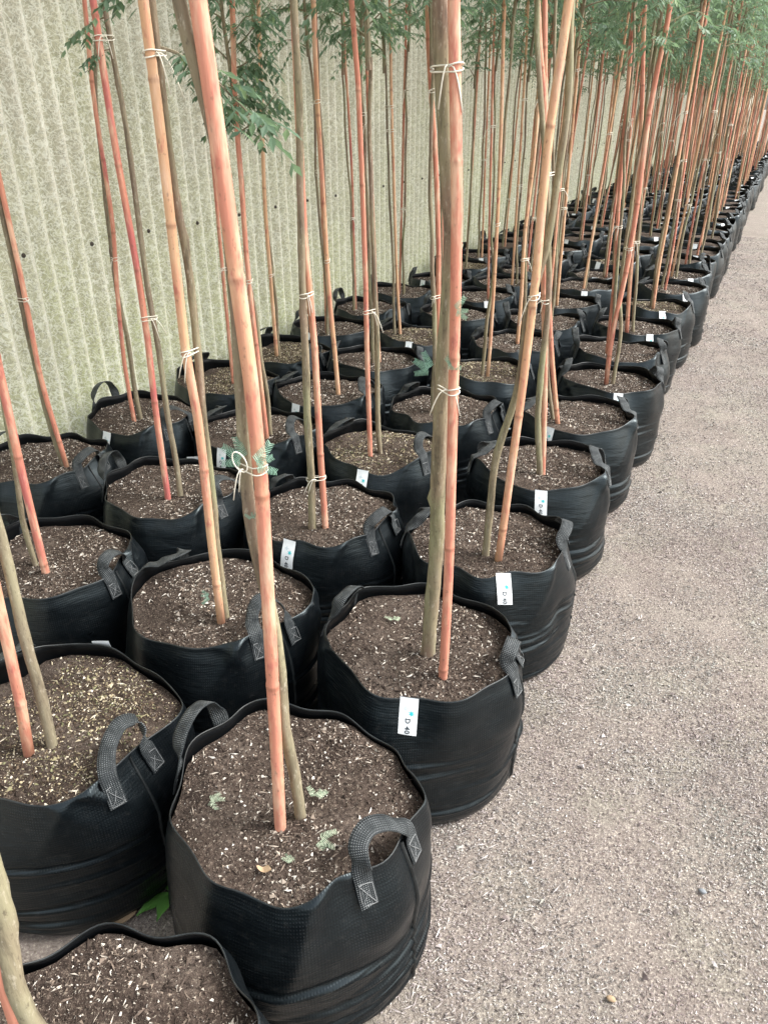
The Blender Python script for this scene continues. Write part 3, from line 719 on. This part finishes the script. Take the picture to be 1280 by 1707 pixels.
TIES = {'A1': [.905], 'A2': [.875, 1.335], 'A3': [.93], 'B1': [.885, 1.36], 'C1': [.80, 1.42], 'D1': [.84], 'D0': [.80], 'B2': [.90, .42], 'C3': [.78, 1.30], 'B3': [.74], 'A6': [.80], 'A8': [.70], 'C2': [.80]}

def extend(P, ztop, wob, r):
    P = [np.array(p, float) for p in P]
    if ztop > P[-1][2] + .05:
        d = (P[-1] - P[0]) / (P[-1][2] - P[0][2]); b = P[-1]
        k = max(1, int((ztop - b[2]) / .3))
        for i in range(1, k + 1):
            z = b[2] + (ztop - b[2]) * i / k
            P.append(b + d * (z - b[2]) * .7 + np.array([r.gauss(0, wob), r.gauss(0, wob), (z - b[2]) * .3]))
            P[-1][2] = z
    return np.array(P)
def xy_at(P, z):
    return np.array([np.interp(z, P[:, 2], P[:, 0]), np.interp(z, P[:, 2], P[:, 1])])

def stake_mesh(P, rad, r, base, seg):
    """bamboo cane: slight kinks, swollen nodes, taper"""
    L = P[-1, 2] - P[0, 2]
    nodes = []; z = r.uniform(.02, .16)
    while z < L: nodes.append(z); z += r.uniform(.20, .36)
    zs = set(np.linspace(0, L, max(8, int(L / .12))).tolist())
    for nz in nodes:
        for d in (-.016, -.007, -.0035, 0, .0035, .008, .018): zs.add(nz + d)
    zs = np.array(sorted(q for q in zs if 0 <= q <= L)); C = spline(P, 80)
    pts = np.stack([np.interp(P[0, 2] + zs, C[:, 2], C[:, 0]), np.interp(P[0, 2] + zs, C[:, 2], C[:, 1]), P[0, 2] + zs], -1)
    rr = rad * (1 - .17 * zs / 2.0); nd = np.zeros(len(zs))
    for nz in nodes:
        d = zs - nz
        rr = rr + rad * (.075 * np.exp(-((d - .001) / .0045) ** 2) - .07 * np.exp(-((d - .010) / .005) ** 2)); nd = np.maximum(nd, np.exp(-((d + .001) / .004) ** 2))
        k = r.uniform(-.0014, .0014), r.uniform(-.0014, .0014)
        pts[:, 0] += k[0] * np.clip(d / .1, 0, 1); pts[:, 1] += k[1] * np.clip(d / .1, 0, 1)
    V, F = tube(pts - base, rr, seg)
    me = new_mesh('pole', V, F, mats=[M['bamboo']], smooth=True)
    at = me.attributes.new('node', 'FLOAT', 'POINT'); vals = np.concatenate([np.repeat(nd, seg), [0, 0]]) * .6
    at.data.foreach_set('value', vals.astype(np.float32))
    return me

def trunk_mesh(P, rad, r, base, seg, knots):
    n = max(24, int((P[-1, 2] - P[0, 2]) / (.02 if knots else .06))); C = spline(P, n); L = P[-1, 2] - P[0, 2]
    s = (C[:, 2] - P[0, 2]) / L
    for f, a in ((5, .004), (11, .0022), (19, .001)):
        C[:, 0] += a * np.sin(s * f * 1.7 + r.uniform(0, 6)) * np.clip(s * 6, 0, 1); C[:, 1] += a * np.sin(s * f * 1.7 + r.uniform(0, 6)) * np.clip(s * 6, 0, 1)
    rr = rad * (1.0 - .38 * s) * (1 + .25 * np.exp(-s / .012))
    R2 = np.repeat(rr[:, None], seg, 1); ph = np.linspace(0, 2 * np.pi, seg, endpoint=False)
    R2 *= 1 + .04 * np.sin(s[:, None] * 60 + ph * 2) + .03 * np.sin(s[:, None] * 140 + ph)
    if knots:
        for _ in range(knots):
            z0 = r.uniform(.1, .95); p0 = r.uniform(0, 6.28); A = r.uniform(.15, .4)
            R2 += rad * A * np.exp(-((s[:, None] - z0) * L / .012) ** 2 - (wrap(ph[None] - p0) / .55) ** 2)
    V, F = tube(C - base, R2, seg)
    return new_mesh('trunk', V, F, mats=[M['bark']], smooth=True)

def tie_mesh(c1, r1, c2, r2, z, base, r, fancy, twr):
    """twine wound twice round stake and trunk, with loose ends"""
    a = Acc(); c1 = np.array(c1); c2 = np.array(c2); ph = np.linspace(0, 2 * np.pi, 25)
    for k in range(2):
        pts = []
        for q in ph:
            d = np.array([math.cos(q), math.sin(q)])
            p = max(((c1, r1), (c2, r2)), key=lambda c: c[0] @ d + c[1]); pts.append([*(p[0] + d * (p[1] + twr)), z + (k - .5) * .005 + .003 * math.sin(q + k * 2)])
        a.add(*tube(np.array(pts) - base, twr, 5, False))
    mid = (c1 + c2) / 2; tocam = np.array([.0, .0]) - mid; tocam = tocam / np.linalg.norm(tocam); sd = np.array([-tocam[1], tocam[0]])
    kn = np.array([*(mid + tocam * (max(r1, r2) + .005)), z])
    if fancy: kn = kn + np.array([*(-sd * .010), 0])
    for k in range(2):
        L = r.uniform(.03, .065) * (.7 if fancy else 1); dx = -abs(r.uniform(.2, .6)) if fancy else r.uniform(-1, 1)
        pts = [kn + np.array([*(sd * dx * L * .9 * f + tocam * (.006 * math.sin(f * 3))), -L * f ** 1.5 + .012 * math.sin(f * 3.1)]) for f in np.linspace(0, 1, 7)]
        a.add(*tube(np.array(pts) - base, twr * .9, 5))
    if fancy:
        pts = [kn + np.array([*(sd * (.0072 * math.sin(q) - .008 * (1 - math.cos(q)) / 2) + tocam * .003), 0.0135 - .0135 * math.cos(q)]) for q in np.linspace(0, 2 * np.pi, 18)]
        a.add(*tube(np.array(pts) - base, twr, 5))
    return a.mesh('twine_tie', [M['twine']], smooth=True)

# feathery crown: leader, rising side branches and drooping pinnate leaves
def leaf_geo(base, d, L, pairs, r, pl, pw, droop):
    """drooping compound leaf as narrow folded blades; returns V,F"""
    up = np.array([0, 0, 1.]); d = d / np.linalg.norm(d); side = np.cross(d, up); side /= np.linalg.norm(side) + 1e-9
    V = []; F = []
    for i in range(pairs):
        f = (i + .8) / pairs
        c = base + d * (L * f) - up * (droop * L * f * f)
        for sg in (-1, 1):
            dd = side * sg * r.uniform(.75, 1.0) + d * r.uniform(.35, .7) - up * r.uniform(.15, .75)
            dd = dd / np.linalg.norm(dd); l = pl * (1 - .35 * abs(f - .5)) * r.uniform(.8, 1.15); wv = np.cross(dd, up + r.normal(0, .35, 3)); wv /= np.linalg.norm(wv) + 1e-9
            k = len(V); q = c + dd * l * .5 - up * (.06 * l)
            V += [c, q + wv * pw, c + dd * l - up * (.22 * l), q - wv * pw]; F.append((k, k + 1, k + 2, k + 3))
    V.append(base); V.append(base + d * L - up * droop * L); V.append(base + side * .0012)
    F4 = np.array(F); k = len(V)
    return np.array(V), [F4, np.array([[k - 3, k - 2, k - 1]])]
def crown_mesh(seed, H, nb, dens, rad):
    r = np.random.default_rng(seed); a = Acc()
    zl = np.linspace(-.03, H, 14); lead = np.stack([.02 * np.sin(zl * 4 + seed), .02 * np.cos(zl * 3.3 + seed), zl], -1); lead[0, :2] = 0; lead[:, :2] *= np.clip(zl / .3, 0, 1)[:, None]
    a.add(*tube(lead, np.linspace(.0085, .002, 14), 6), 0)
    for b in range(nb):
        f = (b + r.uniform(0, 1)) / nb; z0 = f ** .85 * H * .95; az = b * 2.4 + r.uniform(-.5, .5)
        L = rad * r.uniform(.55, 1.1) * (1.0 - .45 * abs(f - .45) * 1.6); el = r.uniform(.25, 1.0)
        d = np.array([math.cos(az) * math.cos(el), math.sin(az) * math.cos(el), math.sin(el)])
        p0 = np.array([np.interp(z0, zl, lead[:, 0]), np.interp(z0, zl, lead[:, 1]), z0]); n = 8
        q = np.linspace(0, 1, n); pts = p0 + d * (L * q)[:, None]; pts[:, 2] -= .35 * L * q ** 2.2
        pts += r.normal(0, .004, pts.shape) * q[:, None]
        a.add(*tube(pts, np.linspace(.0036, .0011, n), 4, False), 0)
        for k in range(int(dens * L / .3)):
            s = r.uniform(.06, 1) ; i = s * (n - 1); j = min(n - 2, int(i)); bp = pts[j] + (pts[j + 1] - pts[j]) * (i - j)
            la = az + r.normal(0, 1.1); le = r.uniform(-.5, .6)
            a.add(*leaf_geo(bp, np.array([math.cos(la) * math.cos(le), math.sin(la) * math.cos(le), math.sin(le)]), r.uniform(.055, .12), int(r.integers(5, 8)), r, r.uniform(.026, .04), r.uniform(.0042, .0065), r.uniform(.2, .7)), 1)
    return a.mesh('crown', [M['bark'], M['leaf']])
CROWNS = [crown_mesh(60 + k, 1.15 + .08 * (k % 3), 25 + k % 4, 11 + k % 3, .32 + .03 * (k % 3)) for k in range(7)]

def branch_mesh(seed, L, nl, droop):
    r = np.random.default_rng(seed); a = Acc(); n = 8; q = np.linspace(0, 1, n)
    pts = np.stack([L * q, .03 * L * np.sin(q * 7), -droop * L * q ** 1.5], -1); a.add(*tube(pts, np.linspace(.0030, .0011, n), 5), 0)
    for k in range(nl):
        s = .12 + .88 * (k + .5) / nl; i = s * (n - 1); j = min(n - 2, int(i)); bp = pts[j] + (pts[j + 1] - pts[j]) * (i - j)
        an = (1 if k % 2 else -1) * r.uniform(.3, 1.3)
        a.add(*leaf_geo(bp, np.array([math.cos(an), math.sin(an), r.uniform(-.6, .25)]), r.uniform(.055, .085), int(r.integers(3, 6)), r, r.uniform(.032, .044), r.uniform(.0058, .0075), r.uniform(.3, .8)), 1)
    return a.mesh('branch', [M['bark'], M['leaf']])
BRANCH = [branch_mesh(5, .17, 11, .75), branch_mesh(6, .10, 6, .3), branch_mesh(7, .15, 15, -.8), branch_mesh(8, .12, 11, -.5)]
def add_branch(parent, base, pos, k, az, s=1.0):
    o = link('branch', BRANCH[k], parent); o.location = Vector(pos) - Vector(base); o.rotation_euler = (0, 0, az); o.scale = (s, s, s)
def sprig_mesh(seed, L=.035, n=9, sub=13):
    """little twice-pinnate leaf: a fan of comb-like pinnae"""
    r = np.random.default_rng(seed); a = Acc(); V = []; F = []
    for k in range(3):
        an = (k - 1) * .62 + r.normal(0, .12); d = np.array([math.cos(an), math.sin(an), 0]); s = np.array([-d[1], d[0], 0]); l = L * r.uniform(.75, 1.05)
        for i in range(sub):
            f = .2 + .8 * i / sub; c = d * l * f
            for sg in (-1, 1):
                w = s * sg * l * .20 * (1.15 - f * .5) + d * l * .07; h = d * l * .020
                b = len(V); V += [c - h, c + w - h * .6, c + w + h * .6, c + h]; F.append((b, b + 1, b + 2, b + 3))
    V = np.array(V); V[:, 2] = -.25 * (V[:, 0] ** 2 + V[:, 1] ** 2) / L + r.normal(0, .0004, len(V))
    return new_mesh('leaf_sprig', V, np.array(F), mats=[M['sprig']])
SPRIG = [sprig_mesh(k) for k in range(3)]
def add_sprig(parent, base, pos, scale, k, flip=0):
    o = link('leaf_sprig', SPRIG[k % 3], parent); o.location = Vector(pos) - Vector(base)
    v = Vector((0, 0, 1.29)) - Vector(pos); v.normalize()
    o.rotation_euler = (v.to_track_quat('Z', 'Y').to_matrix() @ __import__('mathutils').Matrix.Rotation(flip, 3, 'Z')).to_euler(); o.scale = (scale,) * 3

DYE = {'A0': .7, 'A1': .55, 'A2': .62, 'A3': .25, 'B0': .6, 'B1': .35, 'B2': .6, 'C0': .95, 'C1': .9, 'C2': .5, 'D1': .8, 'D0': .65, 'A5': .4, 'A4': .6, 'B3': .7}
for row, i, x, y, h, tg in SPOTS:
    key = f'{row}{i}'; r = random.Random(key); near = y < 3.4; mid = y < 7
    rad = SR.get(key, r.uniform(.0070, .0092)); trad = TR.get(key, r.uniform(.0070, .0095))
    # stake axis
    ztop = r.uniform(1.75, 2.15)
    if key in S: P = S[key]
    else:
        bx, by = x + r.uniform(-.05, .05), y + r.uniform(-.05, .05); lx, ly = r.gauss(0, .028), r.gauss(0, .028)
        P = [(bx, by, .255), (bx + lx * .5, by + ly * .5, .8), (bx + lx, by + ly, 1.4)]
    P = extend(P, ztop, .004, r); P0 = P.copy(); P0[0, 2] -= .03
    if key in T: Q = T[key]; zc = CROWNZ.get(key, r.uniform(1.38, 1.6))
    else:
        zc = CROWNZ.get(key, r.uniform(1.40, 1.68)); an = r.uniform(0, 6.28); g = rad + trad + .003
        Q = [(P[0, 0] + math.cos(an) * .03, P[0, 1] + math.sin(an) * .03, .255)]
        for z in (.55, .85, 1.15, 1.4):
            c = xy_at(P, z); k = g + abs(r.gauss(0, .004)); Q.append((c[0] + math.cos(an) * k, c[1] + math.sin(an) * k, z)); an += r.gauss(0, .35)
    Q = np.array([q for q in Q if q[2] < zc - .05]); Q = extend(Q, zc, .006, r); Q0 = Q.copy(); Q0[0, 2] -= .03
    # thing: stake
    b = np.array([P[0, 0], P[0, 1], P[0, 2]])
    e = link('bamboo_stake', None); e.location = b
    tag(e, ('thick ' if rad > .0104 else '') + 'dyed bamboo stake in the ' + place(row, i, ' bag'), 'stake', 'dyed bamboo stakes holding up the young trees')
    po = link('pole', stake_mesh(P0, rad, r, b, 12 if near else 7), e); po.color = (DYE.get(key, r.uniform(.1, .85)), 0, 0, 1)
    ties = TIES.get(key) or ([r.uniform(.6, 1.3)] + ([r.uniform(1.0, 1.5)] if r.random() < .5 else []))
    if y < 9:
        for z in ties:
            if z < min(P[-1, 2], Q[-1, 2]):
                link('twine_tie', tie_mesh(xy_at(P, z), rad, xy_at(Q, z), trad * .85, z, b, r, key == 'A1', (.0009 if key == 'A1' else .0012) if near else .0016), e)
    # thing: tree
    b = np.array([Q[0, 0], Q[0, 1], Q[0, 2]])
    e = link('young_tree', None); e.location = b
    tag(e, 'young feathery leaved tree in the ' + place(row, i, ' bag'), 'tree', 'young trees tied to bamboo stakes')
    link('trunk', trunk_mesh(Q0, trad, r, b, 12 if near else 7, (7 if key in ('A2', 'A1', 'B1', 'A3') else 3) if near else 0), e)
    c = link('crown', CROWNS[r.randrange(len(CROWNS))], e); c.location = Vector(Q[-1] - b)
    c.rotation_euler = (0, 0, r.uniform(0, 6.28)); s = r.uniform(.9, 1.12); s *= .72 if key == 'C2' else 1; c.scale = (s, s, s)
    if key == 'A1':
        add_sprig(e, b, (-.487, .655, .917), 1.0, 0, .3); add_sprig(e, b, (-.506, .665, .915), .9, 1, 2.4); add_sprig(e, b, (-.505, .668, .835), .35, 2, 1.6)
    if key == 'A2':
        add_sprig(e, b, (-.452, 1.115, .905), .95, 1, 2.6); add_sprig(e, b, (-.425, 1.105, .92), .9, 0, .5); add_sprig(e, b, (-.412, 1.10, 1.01), .8, 2, .1)
    if key == 'C2':
        for k, (z, az) in enumerate([(1.22, .3), (1.25, 2.6), (1.28, -.6), (1.30, 1.4), (1.33, 3.6), (1.38, .9), (1.43, .2)]):
            add_branch(e, b, (*xy_at(Q, min(z, Q[-1, 2])), z), 2 + k % 2, az, .88)
    if key == 'C1':
        add_branch(e, b, (*xy_at(Q, 1.46), 1.46), 1, 3.3, .7); add_branch(e, b, (*xy_at(Q, 1.40), 1.40), 1, 3.6, .5)
    if key == 'B1':
        add_branch(e, b, (*xy_at(Q, 1.37), 1.37), 0, .40, .95); add_branch(e, b, (*xy_at(Q, 1.46), 1.46), 1, 3.5, .6)
        add_sprig(e, b, (-.935, 1.06, .345), .7, 2, 3.0)

# ------------------------------------------------------------------ small things on the ground
# weed at the foot of the front bag
a = Acc()
for k, (an, L, up) in enumerate([(2.2, .05, .05), (2.9, .045, .03), (1.5, .04, .045), (4.4, .05, .01), (5.0, .045, .012)]):
    q = np.linspace(0, 1, 7); c = np.stack([math.cos(an) * L * q, math.sin(an) * L * q, up * np.sin(q * 2.2)], -1)
    w = .0085 * np.sin(np.clip(q * 1.02 + .05, 0, 1) * np.pi) + .0006; sd = np.array([-math.sin(an), math.cos(an), 0])
    Pm = np.stack([c - sd * w[:, None] + [0, 0, .002], c - [0, 0, .001], c + sd * w[:, None] + [0, 0, .002]], 1); a.add(*grid(Pm))
t = NT('weed_leaf'); t.principled(t.mix(t.noise(t.obj(), 60, 3), (.07, .20, .035), (.13, .30, .06)), .5); M['weed'] = t.m
o = link('weed', a.mesh('weed', [M['weed']], smooth=True)); o.location = (-.766, .655, GZ); o.scale = (1.5, 1.5, 1.5)
tag(o, 'small bright green weed growing between the two front left bags', 'weed')
def leaf_obj(name, loc, L, w, rz, mat, label, cat):
    q = np.linspace(-1, 1, 11); c = q * L / 2; ww = w / 2 * np.sqrt(np.clip(1 - q * q, 0, 1)) + .0004
    Pm = np.stack([np.stack([c, -ww, .006 + .006 * q * q], -1), np.stack([c, 0 * c, .001 + .008 * q * q], -1), np.stack([c, ww, .008 + .004 * np.sin(q * 4)], -1)], 1)
    me = new_mesh(name, *grid(Pm), mats=[mat], smooth=True); o = link(name, me); o.location = loc; o.rotation_euler = (0, 0, rz)
    tag(o, label, cat); return o
leaf_obj('dry_leaf', (-.812, .570, GZ + .002), .055, .016, 1.0, M['dryleaf'], 'dry curled tan leaf on the ground between the two front left bags', 'leaf')
leaf_obj('dry_leaf', (-.484, .588, LVL[0] + GZ + .001), .024, .009, .2, M['dryleaf'], 'brown leaf flake on the soil at the near edge of the front bag', 'leaf')
def pebble(loc, r, label, seed, mat):
    rs = np.random.default_rng(seed); n, m = 7, 10; th = np.linspace(.02, np.pi - .02, n); ph = np.linspace(0, 2 * np.pi, m, endpoint=False)
    TH, PH = np.meshgrid(th, ph, indexing='ij'); k = r * (1 + rs.normal(0, .06, TH.shape))
    Pm = np.stack([k * np.sin(TH) * np.cos(PH) * 1.25, k * np.sin(TH) * np.sin(PH) * .8, k * np.cos(TH) * .65], -1)
    o = link('pebble', new_mesh('pebble', *grid(Pm, True), mats=[mat], smooth=True)); o.location = loc; tag(o, label, 'pebble')
pebble((.147, 1.10, GZ + .003), .0062, 'smooth blue grey pebble lying on the right of the path', 1, M['stone'])
pebble((.028, .823, GZ + .002), .0065, 'pale tan stone near the bottom edge of the path', 2, M['dryleaf'])

# withered leaf sprigs lying on the soil
WITHER = [sprig_mesh(20 + k, .03, 9, 11) for k in range(3)]
for me in WITHER:
    me.name = 'fallen_sprig'; me.materials.clear(); me.materials.append(M['paleleaf'])
for k, (x, y, z, rz, sc, lab) in enumerate([
        (-.640, .655, .276, .4, 1.0, 'pale withered leaf sprig on the soil at the left of the front bag'),
        (-.480, .735, .276, 1.9, 1.0, 'pale withered leaf sprig right of the trunk on the front bag soil'),
        (-.439, .668, .275, .2, 1.1, 'curled pale leaf sprig below the handle on the front bag soil'),
        (-.451, .617, .273, 2.4, .9, 'withered leaf sprig by the near rim of the front bag'),
        (-.574, 1.245, .266, 2.2, 1.0, 'withered leaf sprig left of the thick trunk on the second bag soil')]):
    o = link('fallen_sprig', WITHER[k % 3]); o.location = (x, y, z + .0035); o.rotation_euler = (.15, -.1, rz); o.scale = (sc,) * 3
    tag(o, lab, 'leaf', 'withered sprigs fallen on the soil')
